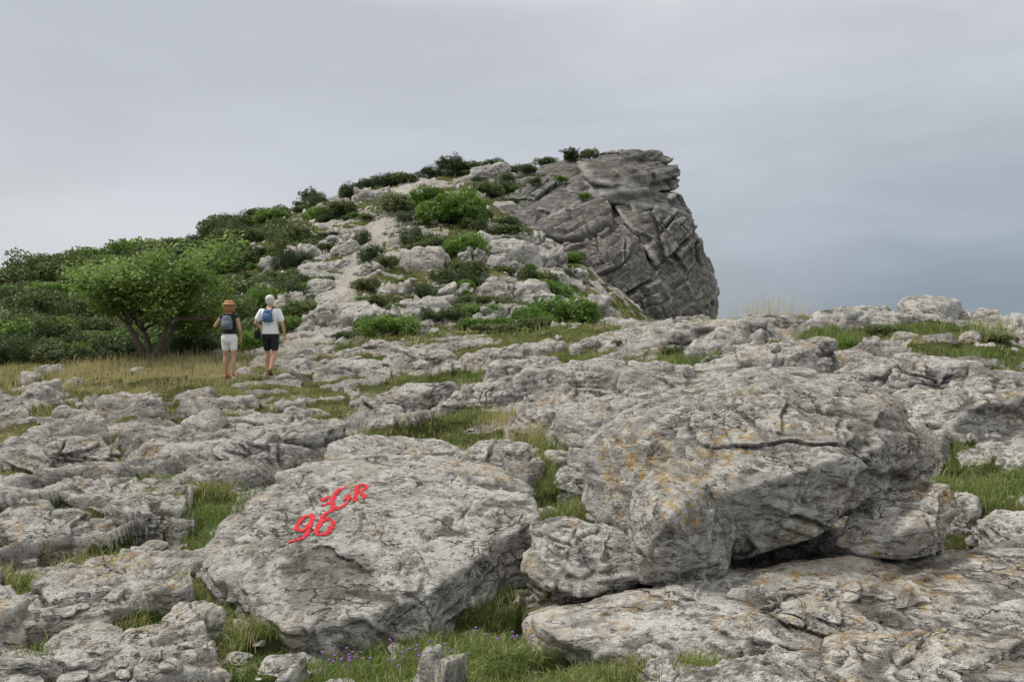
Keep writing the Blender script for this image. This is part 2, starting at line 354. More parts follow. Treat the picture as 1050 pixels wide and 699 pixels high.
def rock(pts,sub=6,amp=.05,scale=1.0,p=34,bed=((.12,-.3,.92),.35,.9,.8),blocks=1.0,crack=1.0,rough=1.0,warp=1.0,small=1.0):
    """polyhedral rock broken along bedding (normal, thickness) and two joint families, sizes in units of `scale`"""
    pts=np.array(pts,dtype=float); c,N,D=hull(pts); d,fc=ico(sub)
    q=np.clip(d@N.T,0,None)/D[None,:]
    mx=q.max(axis=1,keepdims=True); r=1/(mx[:,0]*((q/mx)**p).sum(axis=1)**(1/p))
    v=c+d*r[:,None]
    X=v/scale; x,y,z=X[:,0],X[:,1],X[:,2]
    w1=n3(x*1.1,y*1.1,z*1.1); w2=n3(x*1.1+9,y*1.1+4,z*1.1); w3=n3(x*5,y*5,z*5)
    sd=unit(bed[0]); e1=unit(np.cross(sd,(.25,1,.1))); e2=unit(np.cross(sd,e1)+.35*e1)
    def fam(tb,ta,tc,seed,wa,width):
        b_=(X@sd)/tb+wa*w1+.05*w3*warp+seed; kb=np.floor(b_); hb=R1[(kb.astype(int)*37)&255]
        a_=(X@e1)/ta+wa*1.2*w2+.08*w3*warp+hb*3+seed; ka=np.floor(a_)
        c_=(X@e2)/tc+wa*1.2*w1-.08*w3*warp+R2[((ka+kb*5).astype(int)*11)&255]*3; kc=np.floor(c_)
        h=R3[hash3(kb,ka,kc)]; 
        fb=np.minimum(b_-kb,1-b_+kb)*tb; fa=np.minimum(a_-ka,1-a_+ka)*ta; fc_=np.minimum(c_-kc,1-c_+kc)*tc
        e=np.minimum(fb,np.minimum(fa,fc_)); g=ss(R4[hash3(ka,kc,kb)]+.3*w2,.25,.5)
        tilt=((b_-kb-.5)*(R2[hash3(kc,kb,ka)]-.5)+(a_-ka-.5)*(R1[hash3(kc,ka,kb)]-.5))*.9
        return (h-.5+tilt)*ss(e,0,width),(1-ss(e,width*.25,width))*g,hb
    d1,J1,hb=fam(bed[1],bed[2],bed[3],0,.35*warp,.035)
    d2,J2,_=fam(bed[1]*.33,bed[2]*.36,bed[3]*.3,7.3,.3*warp,.018)
    gate=ss(n3(x*.9+30,y*.9,z*.9),-.15,.15)
    rg=fbm3(x*3.0+.4*w1,y*3.0+.4*w2,z*4.0,6,True,.62)
    disp=blocks*(2.0*d1+.75*small*d2*(.35+.65*gate))-crack*(.8*J1*gate+.35*small*J2*gate)+.55*fbm3(x*.9,y*.9,z*.9,3)+rough*(.75*rg+.35*fbm3(x*2,y*2,z*2,4))-.2
    cav=np.clip(np.maximum(np.maximum(J1*.85*gate,J2*gate*.7*small)*min(1,crack),ss(-rg,-.06,.25)*.65),0,1)
    v=v+d*(amp*disp)[:,None]
    return v,fc,cav
def add_rock(name,parts,mat,parent=None):
    V=[];Fc=[];C=[];o=0
    for v,fc,c in parts: V.append(v);Fc.append(fc+o);C.append(c);o+=len(v)
    V=np.concatenate(V); me=make_mesh(name,V,np.concatenate(Fc),{'cav':np.concatenate(C)},mats=[mat])
    return add_obj(name,me,parent)
S=survey
def pts(l): return [S(*q) for q in l]
b1=pts([(602,462,5.65),(600,520,5.5),(655,562,5.15),(742,580,4.95),(830,548,4.88),(888,520,5.0),(945,497,5.35),(957,462,5.6),(925,408,5.9),(880,384,6.1),(790,379,6.2),(700,397,6.1),(628,436,5.85),(765,500,4.72),(868,468,4.9),(695,452,5.2),(905,425,5.45),(640,470,6.7),(900,450,6.9),(650,560,6.7),(900,500,6.6)])
b2=pts([(650,525,4.9),(655,503,5.0),(688,472,5.1),(738,485,5.05),(755,545,4.85),(748,588,4.75),(700,608,4.66),(660,600,4.7),(650,560,4.8),(690,530,4.55),(700,480,5.6),(740,560,5.5),(660,560,5.5)])
bb=((.35,-.2,.9),.62,1.2,1.3)
add_rock('limestone_boulder',[rock(b1,7,.052,.9,90,bb,.8,.6,1.2),rock(b2,6,.040,.7,80,bb,.6,.5,1.0)],M_boulder)
b3=pts([(862,556,5.05),(878,524,5.15),(940,494,5.3),(974,497,5.2),(986,530,5.1),(978,562,4.95),(930,575,4.85),(885,570,4.9),(935,540,4.82),(900,520,5.6),(975,520,5.7),(930,570,5.5)])
add_rock('limestone_rock',[rock(b3,6,.038,.6,60,crack=.6)],M_slab)
b4=pts([(537,560,4.95),(545,540,5.1),(585,533,5.2),(630,540,5.15),(662,560,5.0),(655,590,4.75),(600,612,4.6),(560,600,4.7),(538,580,4.85),(590,565,4.7),(600,560,5.6),(560,620,5.0),(640,620,5.0)])
add_rock('limestone_rock',[rock(b4,6,.04,.6,50,crack=.5)],M_rock)
g1=pts([(206,580,4.85),(240,614,4.5),(290,642,4.25),(350,640,4.25),(400,612,4.5),(470,590,4.7),(545,525,5.5),(550,500,6.0),(500,474,6.4),(430,463,6.5),(330,472,6.2),(262,500,5.8),(220,545,5.3),(300,565,4.75),(400,560,4.85)])
g1+=[(-1.7,4.9,-.3),(-1.2,4.2,-.3),(-.6,4.3,-.3),(.1,5.6,-.3),(.1,6.5,-.3),(-1.6,6.2,-.3)]
g2=pts([(380,590,4.65),(430,610,4.5),(440,590,4.7),(420,560,4.95),(380,560,4.9),(400,575,4.7)])+[(-.8,4.5,-.2),(-.45,4.4,-.2),(-.5,5,-.2)]
g3=pts([(400,500,5.75),(470,480,6.1),(548,500,5.9),(552,530,5.4),(500,560,5.1),(440,560,5.0),(410,530,5.3),(480,520,5.5)])+[(-.9,5.3,-.2),(.15,5.3,-.2),(.1,6.2,-.2),(-.8,6,-.2)]
gr_parts=[rock(g1,7,.055,.8,34,((.12,-.42,.88),.30,1.0,.8),crack=.8,rough=1.3),rock(g2,6,.035,.5,40),rock(g3,6,.05,.7,50,((.12,-.42,.88),.30,1.0,.8))]
add_rock('waymark_rock',gr_parts,M_rock)
s1=pts([(548,632,4.35),(600,618,4.5),(700,603,4.7),(820,585,4.9),(960,565,5.1),(1080,560,5.2),(1080,640,4.3),(960,668,4.0),(800,672,3.95),(660,672,3.95),(570,655,4.1),(760,640,4.1),(980,620,4.3)])
s1+=[(.2,4.3,-.3),(.3,5.3,-.3),(3.2,5.4,-.3),(3.2,4.0,-.3),(1,3.8,-.3)]
s2=pts([(760,690,3.6),(800,668,3.85),(900,645,4.05),(1080,640,4.1),(1110,700,3.4),(960,715,3.4),(840,712,3.45)])+[(1,3.5,-.3),(2.6,3.3,-.3),(2.7,4.2,-.3),(1.2,4.,-.3)]
s3=pts([(560,640,4.2),(620,612,4.6),(740,588,4.85),(900,566,5.0),(905,590,4.7),(780,615,4.45),(650,640,4.2),(600,650,4.1)])+[(.2,4.3,-.2),(.3,5.,-.2),(2.3,5.2,-.2),(2,4.3,-.2)]
s4=pts([(800,620,4.35),(900,600,4.6),(1060,590,4.8),(1070,625,4.3),(930,645,4.1),(830,640,4.2)])+[(1.5,4.4,-.1),(2.8,4.7,-.1),(2.8,4.1,-.1),(1.6,4.1,-.1)]
bd=((.15,-.22,.95),.16,.75,.9)
add_rock('limestone_slab',[rock(s1,7,.058,.7,40,bd,1.3,1.0,1.3),rock(s2,6,.048,.6,40,bd,1.2),rock(s3,6,.042,.6,60,bd,1.2),rock(s4,6,.042,.6,60,bd,1.2)],M_slab)
OUT=[(640,9.2,1.9,1.2,.62),(575,10.3,1.6,1.0,.48),(700,10.5,2.2,1.2,.46),(790,11.5,2.8,1.3,.46),(600,12.5,2.4,1.3,.40),
 (905,15.6,3.0,1.6,.42),(955,16.3,1.7,1.2,.6),(870,16.5,1.9,1.2,.45),(720,16.0,3.4,1.6,.28),(640,17.2,2.4,1.5,.3),(800,17.3,2.6,1.4,.25),(1030,15.5,2.6,1.4,.28),
 (1000,9.5,2.4,1.2,.4),(930,10.8,2.3,1.2,.38),(1060,8.5,1.5,1.0,.3),(1010,5.9,.7,.5,.22),(1060,6.3,.8,.7,.25),(1000,5.1,.45,.3,.12),
 (420,12.6,2.0,.9,.34),(500,12.0,2.0,.9,.40),(270,9.0,2.2,1.0,.34),(300,11.2,2.2,1.0,.34),(190,10.4,2.0,.9,.32),(60,9.4,2.0,.9,.3),(110,7.6,1.7,.7,.3),(30,6.2,1.2,.7,.26),(150,6.5,.9,.5,.25),
 (60,4.5,1.3,.6,.2),(120,5.2,1.2,.6,.25),(285,3.85,.32,.28,.2),(190,4.1,.3,.22,.12),
 (480,8.2,1.9,.8,.42),(400,8.4,1.7,.8,.34),(350,3.75,.25,.2,.1),
 (50,19.5,1.0,.7,.45),(110,17.2,1.3,.8,.2),(370,17.5,2.2,1.2,.34),(440,19,2.2,1.4,.4),(510,17.5,2.4,1.3,.4),(550,14.8,2.6,1.2,.36)]
def block(bx,Y,w,dp,h,seed,sink=.05):
    r=random.Random(seed); x=(bx-525)*Y/F; z0=float(gz(x,Y)[0])-sink-.08*h
    an=r.uniform(-.2,.5); tx_=r.uniform(-.12,.2); P=[]; nb=r.choice([5,6,7])
    for i in range(nb):
        a=i*2*math.pi/nb+r.uniform(-.3,.3); rr=r.uniform(.8,1.1)
        P.append((math.cos(a)*w/2*rr,math.sin(a)*dp/2*rr,-.2*h+r.uniform(-.3,.3)*h))
        a+=r.uniform(-.2,.2); rr*=r.uniform(.6,.9); P.append((math.cos(a)*w/2*rr,math.sin(a)*dp/2*rr,h*(.8+.2*math.sin(a))+tx_*math.cos(a)*rr*w*.5*min(1,h/.35)))
    P+=[(0,0,-h-.1),(.45*w,.3*dp,-h-.1),(-.45*w,.3*dp,-h-.1),(.45*w,-.4*dp,-h-.1),(-.45*w,-.4*dp,-h-.1)]
    return [(x+p[0]*math.cos(an)-p[1]*math.sin(an),Y+p[0]*math.sin(an)+p[1]*math.cos(an),z0+p[2]) for p in P]
for k,(bx,Y,w,dp,h) in enumerate(OUT):
    sc=max(.2,min(1.0,w*.4)); sub=6 if Y<14 else 5
    add_rock('limestone_outcrop',[rock(block(bx,Y,w,dp,h,k+5),sub,.078*sc*(1.0 if w>.6 else .7),sc,50,((.12,-.3,.92),.26,.8,.7),crack=1.0,rough=1.2)],M_rock)
parts=[]
for k in range(200):
    Y=math.exp(random.uniform(math.log(3.6),math.log(18.5))); bx=random.uniform(-60,1110); w=random.uniform(.15,.75)*(.6+.04*Y)
    if 540<bx<990 and 4.2<Y<6.6: continue
    if 200<bx<560 and 4.2<Y<6.6: continue
    if 300<bx<640 and Y<4.2: continue
    if 200<bx<310 and Y>14: continue
    parts.append(rock(block(bx,Y,w,w*random.uniform(.5,.8),w*random.uniform(.22,.5),k+500,.02),5 if Y<8 else 4,.05*w,max(.15,w*.6),50,((.12,-.3,.92),.3,.8,.7),crack=.8))
add_rock('broken_slabs',parts,M_rock)
HB=[(435,284,40,3.4,2.0,2.1),(520,266,45,3.6,2.5,2.0),(318,256,50,1.4,1.2,1.0),(560,285,46,3,2,1.6),(395,250,48,1.8,1.4,1.0),(470,300,34,2.0,1.4,.6),(350,215,60,3,2,1.4),(440,190,66,4,3,1.8),(380,200,63,3,2,1.5),(500,180,66,5,3,1.8),(600,330,33,3.2,2,.9),(545,178,68,3.4,2,1.3),(330,300,36,1.6,1.2,.5)]
for q in range(60):
    HB.append((random.uniform(220,600),0,math.exp(random.uniform(math.log(26),math.log(68))),random.uniform(1.2,3.6),random.uniform(.9,1.8),random.uniform(.4,1.1)))
for k,(bx,by,Y,w,dp,h) in enumerate(HB):
    if abs(bx-trail(Y))<20: continue
    add_rock('limestone_outcrop',[rock(block(bx,Y,w,dp,h,k+50,.25*h),5,.22,2.0,50,((-.45,-.3,.8),.3,.9,.8),crack=.8)],M_hillrock)
# cliff
cA=pts([(560,240,58),(600,192,62),(640,186,64),(688,204,65),(704,222,63),(716,252,61),(725,292,59.5),(727,330,59.5),(650,350,55),(630,335,54),(600,270,56),(640,235,57),(690,245,58.5),(720,420,60),(640,430,54),(570,200,82),(690,200,88),(735,300,88),(560,330,82),(735,430,88)])
cB=pts([(590,170,62.5),(622,160,67),(655,157,67),(684,166,66),(695,185,64.5),(690,196,62.5),(650,198,59.0),(600,186,60),(640,178,60),(620,164,82),(692,184,82),(650,200,80)])
cB2=pts([(596,186,61),(640,190,59.5),(684,198,61.5),(700,214,62),(702,222,61),(660,214,58.6),(610,206,59),(600,186,75),(700,200,80),(700,225,76),(600,220,72)])
cC=pts([(478,214,60),(500,196,63),(535,178,66),(590,164,70),(625,170,67),(620,210,58.5),(582,238,55.5),(530,246,55),(495,236,57),(540,213,57.5),(500,230,70),(600,230,75),(610,180,78),(575,275,60),(490,260,66)])
cD=pts([(528,250,55),(570,222,56),(618,206,57.5),(652,250,54.5),(690,300,54),(700,335,55),(650,348,52),(600,326,51.5),(555,285,52.5),(622,262,52.2),(640,400,53),(690,400,60),(600,390,60),(600,300,66)])
cE=pts([(625,208,59),(660,206,58.5),(696,216,60),(708,245,58.5),(718,290,57.5),(705,325,57),(668,262,55.2),(640,228,57),(660,260,70),(712,260,72)])
cF=pts([(660,262,55.6),(700,270,56.5),(718,300,56.5),(722,330,57),(690,340,54.5),(676,300,54.2),(700,380,58),(660,300,66),(722,300,70)])
bdc=((-.40,-.22,.88),.30,1.3,.9); bdt=((-.12,-.2,.95),.22,1.2,1.0)
kw=dict(warp=.30,small=.7)
add_rock('cliff',[rock(cA,7,.70,6,90,bdc,1.0,.8,.8,**kw),rock(cB,6,.50,5,70,bdt,1.1,.8,.8,**kw),rock(cB2,6,.45,4,70,bdt,1.1,.8,.8,**kw),rock(cC,7,.58,5,90,bdc,1.1,.9,.8,**kw),rock(cD,7,.55,6.5,110,bdc,1.1,.9,.7,**kw),rock(cE,6,.5,5.5,90,bdc,1.1,.9,.8,**kw),rock(cF,6,.42,4.5,90,bdc,1.0,.8,.8,**kw)],M_cliff)
print('rocks',time.time()-T0)

# ------------------------------------------------------------------ painted waymark
bv=[];bf=[];o=0
for v,fc,_ in gr_parts: bv+= [tuple(q) for q in v.tolist()]; bf+=(fc+o).tolist(); o+=len(v)
bvh=BVHTree.FromPolygons(bv,bf)
M_paint=simple('red_paint',(.48,.012,.02),.75,.4,40)
def arc(cx,cy,rx,ry,a0,a1,n=14): return [(cx+rx*math.cos(math.radians(a0+(a1-a0)*i/n)),cy+ry*math.sin(math.radians(a0+(a1-a0)*i/n))) for i in range(n+1)]
def glyphs(origin,ax,ay,strokes):
    return [[Vector(origin)+Vector(ax)*p[0]+Vector(ay)*p[1] for p in s] for s in strokes]
gR=[arc(.45,.5,.42,.5,60,330),[(.85,.28),(.85,.48),(.55,.48)],[(1.2,0),(1.2,1)],arc(1.25,.75,.42,.25,90,-90),[(1.3,.5),(1.75,0)],[(-.5,.5),(-.1,.5)]]
n9=[arc(.34,.74,.27,.24,0,360,20),[(.61,.76),(.62,.45),(.58,.18),(.42,-.05),(.15,-.12)],arc(1.25,.28,.28,.28,0,360,20),[(.97,.33),(1.02,.75),(1.35,1.05)]]
dash=[[(.75,1.62),(1.15,1.62)]]
strokes=glyphs((-1.235,5.36),(.125,.09),(-.03,.26),gR)+glyphs((-1.395,4.86),(.155,.11),(-.02,.38),n9)+glyphs((-1.42,4.90),(.155,.12),(-.02,.32),dash)
PV=[];PF=[]
def hitz(x,y):
    h=bvh.ray_cast(Vector((x,y,3)),Vector((0,0,-1)))
    return (h[0].z,h[1]) if h[0] else (0,Vector((0,0,1)))
for s in strokes:
    L=[s[0]]
    for a,b in zip(s[:-1],s[1:]):
        n=max(1,int((b-a).length/.006))
        for i in range(1,n+1): L.append(a.lerp(b,i/n))
    k=7; b0=len(PV)
    for i,pnt in enumerate(L):
        tng=(L[min(i+1,len(L)-1)]-L[max(i-1,0)]); tng=tng.normalized() if tng.length>1e-6 else Vector((1,0)); nrm=Vector((-tng.y,tng.x))
        w=.0155*(1+.22*math.sin(i*.9)+.25*random.uniform(-1,1)); 
        if i<2 or i>len(L)-3: w*=.75
        for j in range(k):
            q=pnt+nrm*w*(j/(k-1)*2-1)
            z,nn=hitz(q.x,q.y)
            if nn.z<0: nn=-nn
            z=max(z,hitz(q.x+.004,q.y)[0]-.002,hitz(q.x-.004,q.y)[0]-.002,hitz(q.x,q.y-.006)[0]-.002,hitz(q.x,q.y+.006)[0]-.002)
            PV.append((q.x+nn.x*.003,q.y+nn.y*.003,z+nn.z*.005+.002))
    for i in range(len(L)-1):
        for j in range(k-1):
            if random.random()<(.18 if j in (0,k-2) else .04): continue
            a=b0+i*k+j; PF.append((a,a+1,a+k+1,a+k))
add_obj('painted_waymark',make_mesh('painted_waymark',PV,np.array(PF),mats=[M_paint]))

# ------------------------------------------------------------------ stones
def stones(name,N,sel,smin,smax):
    d,fc=ico(3); V=[];Fc=[];C=[];o=0; rs=np.random.default_rng(len(name))
    for k in range(N):
        x,y=sel(); z=float(gz(x,y)[0]); s=smin*(smax/smin)**(random.random()**2.0)
        nn=rs.normal(size=(11,3)); nn/=np.linalg.norm(nn,axis=1)[:,None]; dd=rs.uniform(.6,1.0,11)
        qq=np.clip(d@nn.T,1e-4,None)/dd[None,:]; r=np.minimum(1.25,1/qq.max(axis=1))
        q=d*r[:,None]*np.array([1,random.uniform(.6,1),random.uniform(.4,.7)])*s
        a=random.uniform(0,6.28); q=np.stack([q[:,0]*math.cos(a)-q[:,1]*math.sin(a),q[:,0]*math.sin(a)+q[:,1]*math.cos(a),q[:,2]],1)
        V.append(q+np.array([x,y,z+.15*s])); Fc.append(fc+o); C.append(np.zeros(len(q))); o+=len(q)
    add_obj(name,make_mesh(name,np.concatenate(V),np.concatenate(Fc),{'cav':np.concatenate(C)},smooth=False,mats=[M_rock]))
def sel_a():
    Y=random.uniform(3.4,4.6); px=random.gauss(210,90); return ((px-525)*Y/F,Y)
def sel_b():
    Y=math.exp(random.uniform(math.log(3.3),math.log(18))); px=random.uniform(-100,1150); return ((px-525)*Y/F,Y)
def sel_c():
    Y=math.exp(random.uniform(math.log(17),math.log(60))); px=float(trail(Y))+random.gauss(30,50); return ((px-525)*Y/F,Y)
stones('loose_stones',150,sel_a,.02,.08)
stones('scattered_stones',700,sel_b,.015,.09)
stones('trail_stones',400,sel_c,.05,.25)

# ------------------------------------------------------------------ grass
def blades(B,H,lean,W,tint):
    n=len(B); a=rng.random(n)*2*math.pi; side=np.stack([np.cos(a),np.sin(a),np.zeros(n)],1)
    b=rng.random(n)*2*math.pi; ld=np.stack([np.cos(b),np.sin(b),np.zeros(n)],1)*(lean*H)[:,None]
    up=np.array([0,0,1.])[None,:]*H[:,None]
    w=side*W[:,None]
    mid=B+ld*.35+up*.6; tip=B+ld*1.0+up*(1-.35*lean)[:,None]
    V=np.stack([B-w*.5,B+w*.5,mid+w*.38,mid-w*.38,tip],1).reshape(-1,3)
    i=np.arange(n)*5; q=np.stack([i,i+1,i+2,i+3],1); t=np.stack([i+3,i+2,i+4],1)
    return V,q,t,np.repeat(tint,5)
Yc=np.repeat(Ys[:,None],nc,1).ravel(); dYc=np.repeat(np.gradient(Ys)[:,None],nc,1).ravel(); duc=np.repeat(np.gradient(us)[None,:],nr,0).ravel()
area=Yc*dYc*duc
patch=.12+ss(fbm2(tx*2.2,ty*2.2,4),-.18,.28)
def scatter(N,ymin,ymax,pw,thr=.55,umax=.85):
    w=area*(tm>thr)*tm*(Yc>ymin)*(Yc<ymax)*Yc**(-pw)*(np.abs(UU.ravel())<umax)*patch
    w=w/w.sum(); return rng.choice(len(w),N,p=w)
GV=[];GQ=[];GTt=[];GA=[];off=0
def grass_layer(N,ymin,ymax,pw,nb,hr,wr,rad,thr=.55):
    global off
    I=scatter(N,ymin,ymax,pw,thr)
    c=np.stack([tx[I],ty[I],tz[I]],1); 
    hh=rng.uniform(hr[0],hr[1],N)*(.45+.8*ss(n2(c[:,0]*.8,c[:,1]*.8),-.4,.4))
    gt=tgreen[I]
    tb=np.clip(.56-.55*gt+rng.normal(0,.12,N)+.20*n2(c[:,0]*.7+5,c[:,1]*.7),0,1)
    B=np.repeat(c,nb,0)+np.concatenate([rng.normal(0,rad,(N*nb,2)),np.full((N*nb,1),-.015)],1)
    H=np.repeat(hh,nb)*rng.uniform(.45,1.15,N*nb)
    tt=np.clip(np.repeat(tb,nb)+rng.normal(0,.1,N*nb)+(rng.random(N*nb)<.14)*.4,0,1)
    W=rng.uniform(wr[0],wr[1],N*nb)
    V,q,t,a=blades(B,H,rng.uniform(.1,1.0,N*nb),W,tt)
    GV.append(V);GQ.append(q+off);GTt.append(t+off);GA.append(a);off+=len(V)
grass_layer(13000,3.0,9,0.9,20,(.03,.12),(.003,.006),.03,.3)
grass_layer(12500,7.5,24,1.2,13,(.05,.16),(.006,.011),.07,.3)
grass_layer(6000,22,75,1.3,11,(.10,.26),(.02,.045),.22,.45)
def tuft(bx,Y,n,h,rad,tintv,w=.005,dz=0):
    global off
    x=(bx-525)*Y/F; c=np.array([x,Y,0])
    B=c+np.concatenate([rng.normal(0,rad,(n,2)),np.zeros((n,1))],1); B[:,2]=gz(B[:,0],B[:,1])-.02+dz
    V,q,t,a=blades(B,rng.uniform(.4,1.0,n)*h,rng.uniform(.1,.9,n),np.full(n,w),np.clip(rng.normal(tintv,.14,n)+(rng.random(n)<.12)*.35,0,1))
    GV.append(V);GQ.append(q+off);GTt.append(t+off);GA.append(a);off+=len(V)
for (bx,Y,n,h,rad,tv,w) in [(572,6.5,500,.30,.09,.2,.005),(585,6.8,400,.27,.09,.25,.005),(215,5.9,500,.22,.13,.1,.005),(240,6.3,400,.22,.12,.1,.005),(225,5.4,300,.18,.12,.15,.005),(205,6.6,400,.2,.15,.1,.005),
   (490,9.2,300,.25,.15,.5,.006),(575,9.0,500,.38,.2,.25,.006),(560,9.6,400,.38,.25,.6,.006),(520,10.5,300,.34,.2,.55,.007),(545,8.6,300,.25,.2,.2,.006),(1010,7.2,500,.25,.3,.2,.006),(1000,7.6,400,.25,.3,.4,.006),(1040,7.0,300,.22,.2,.1,.006),
   (945,6.3,260,.22,.15,.3,.005),(850,13.5,420,.45,.25,.2,.009),(905,14.3,250,.3,.3,.2,.009),(1015,14,300,.45,.3,.2,.009),(790,19,170,1.0,.4,.85,.006),(770,19.3,90,.7,.35,.85,.006),(815,18.6,70,.6,.25,.85,.006),
   (650,4.65,300,.16,.06,.08,.006),(640,4.8,250,.15,.06,.08,.006),(380,4.15,700,.15,.22,.12,.005),(450,4.3,700,.14,.22,.15,.005),(350,4.1,500,.14,.1,.1,.005),(420,4.7,500,.13,.12,.3,.005),(500,5.3,300,.12,.12,.2,.005),(470,4.9,600,.13,.2,.2,.005),(520,4.6,400,.13,.15,.3,.005),
   (530,3.7,900,.12,.25,.25,.004),(450,3.75,900,.12,.25,.2,.004),(380,3.8,700,.12,.2,.2,.004),(620,3.7,300,.10,.2,.25,.004),(700,3.62,300,.10,.25,.2,.004),(240,4.3,500,.12,.12,.2,.004),(210,4.8,400,.12,.12,.2,.004),(1030,4.9,300,.12,.15,.12,.005),(30,3.9,200,.1,.12,.2,.004),(400,9.8,350,.18,.35,.15,.006),(450,15.5,350,.2,.8,.25,.01),(500,24,500,.35,1.2,.2,.02),(540,16.5,250,.2,.6,.25,.01),(640,14,200,.25,.5,.2,.009),(690,13.3,220,.25,.4,.2,.009),(930,9.4,220,.2,.3,.2,.007),
   (130,19.3,1900,.38,1.6,.66,.009),(60,19.5,1100,.36,1.3,.6,.009),(195,18.6,800,.32,.7,.62,.009),(200,20,800,.36,.9,.5,.009),(10,20,700,.34,1.3,.5,.009),(150,20.8,900,.5,1.2,.6,.009)]:
    tuft(bx,Y,n,h,rad,tv,w)
me=make_mesh('wild_grass',np.concatenate(GV),[np.concatenate(GQ),np.concatenate(GTt)],{'tint':np.concatenate(GA)},smooth=False,mats=[M_grass])
add_obj('wild_grass',me)
FV=[];FF=[];o=0;d,fc=ico(1)
for k in range(44):
    bx=random.choice([370,345,410,430,450,520])+random.gauss(0,14); Y=random.uniform(3.85,4.3); x=(bx-525)*Y/F; z=float(gz(x,Y)[0])+random.uniform(.07,.15)
    FV.append(d*np.array([.009,.009,.006])+np.array([x,Y,z])); FF.append(fc+o); o+=len(d)
    st_=np.array([[-.001,0,0],[.001,0,0],[.001,0,-.16],[-.001,0,-.16]])+np.array([x,Y,z]); FV.append(st_); FF.append(np.array([[o,o+1,o+2],[o,o+2,o+3]])); o+=4
add_obj('wildflowers',make_mesh('wildflowers',np.concatenate(FV),np.concatenate(FF),mats=[M_flower]))
print('grass',time.time()-T0)

# ------------------------------------------------------------------ foliage
def leaves(P,size,tint,updir=.4,asp=.5):
    n=len(P); a=rng.normal(size=(n,3)); a/=np.linalg.norm(a,axis=1)[:,None]
    nrm=rng.normal(size=(n,3)); nrm[:,2]=np.abs(nrm[:,2])+updir; nrm/=np.linalg.norm(nrm,axis=1)[:,None]
    a=a-nrm*(a*nrm).sum(1)[:,None]; a/=np.linalg.norm(a,axis=1)[:,None]; b=np.cross(nrm,a)
    s=(size*rng.uniform(.6,1.3,n))[:,None]
    V=np.stack([P-a*s,P+b*s*asp,P+a*s,P-b*s*asp],1).reshape(-1,3)
    i=np.arange(n)*4; return V,np.stack([i,i+1,i+2,i+3],1),np.repeat(tint,4)
def tube(path,radii,k=7):
    path=[Vector(p) for p in path]; V=[];Fq=[]
    for i,p in enumerate(path):
        t=(path[min(i+1,len(path)-1)]-path[max(i-1,0)]).normalized(); s=t.orthogonal().normalized(); q=t.cross(s)
        for j in range(k):
            an=j*2*math.pi/k; V.append(tuple(p+(s*math.cos(an)+q*math.sin(an))*radii[i]))
    for i in range(len(path)-1):
        for j in range(k): Fq.append((i*k+j,i*k+(j+1)%k,(i+1)*k+(j+1)%k,(i+1)*k+j))
    return np.array(V),np.array(Fq)
def shrub_mesh(name,seed,mat,N=4200,lsize=.055,flat=.75,lobes=8,dens=.0,asp=.5):
    r=np.random.default_rng(seed); lob=[]
    for i in range(lobes):
        a=r.random()*6.28; rr=r.random()**.5*.62; h=r.uniform(.25,.72)*flat
        lob.append((rr*math.cos(a),rr*math.sin(a),h*(1-.35*rr),r.uniform(.26,.46)))
    lob=np.array(lob); I=r.integers(0,lobes,N*2)
    d=r.normal(size=(N*2,3)); d/=np.linalg.norm(d,axis=1)[:,None]; rad=(.45+.65*r.random(N*2)**.6)
    P=lob[I,:3]+d*(lob[I,3]*rad)[:,None]*np.array([1,1,.85])
    g=n3(P[:,0]*5+seed,P[:,1]*5,P[:,2]*5); keep=(g>-.15+dens)&(P[:,2]>-.02); P=P[keep][:N]; g=g[keep][:N]
    tint=np.clip(.45+.5*n3(P[:,0]*3+seed,P[:,1]*3+4,P[:,2]*3)+r.normal(0,.13,len(P)),0,1)
    V,q,t=leaves(P,lsize,tint,.4,asp); Vs=[V];Fs=[q];Ts=[t];o=len(V);mi=[0]*len(q)
    for i in range(lobes):
        c=lob[i]; a,b=tube([(0,0,-.1),(c[0]*.4,c[1]*.4,c[2]*.5),(c[0],c[1],c[2])],[.03,.02,.008],5)
        Vs.append(a);Fs.append(b+o);Ts.append(np.zeros(len(a)));o+=len(a);mi+=[1]*len(b)
    return make_mesh(name,np.concatenate(Vs),np.concatenate(Fs),{'tint':np.concatenate(Ts)},smooth=False,mats=[mat,M_bark],matidx=mi)
SD=[shrub_mesh('juniper_shrub',i+1,M_leafdark,5200,.042,.85,9,-.1,.4) for i in range(3)]
SM=[shrub_mesh('scrub_shrub',i+11,M_leafmid,4200,.05,.75,8) for i in range(4)]
SB=[shrub_mesh('green_shrub',i+21,M_leafbright,4000,.055,.7,8) for i in range(3)]
def put(name,mesh,bx,Y,w,h,parent=None,dz=0):
    x=(bx-525)*Y/F; o=add_obj(name,mesh,parent); z=float(gz(x,Y)[0])
    o.location=(x,Y,z-.08*h+dz); o.scale=(w/2*1.05,w/2*1.05*random.uniform(.8,1.2),h/1.0*1.05); o.rotation_euler=(0,0,random.uniform(0,6.28)); return o
def k(Y): return Y/F
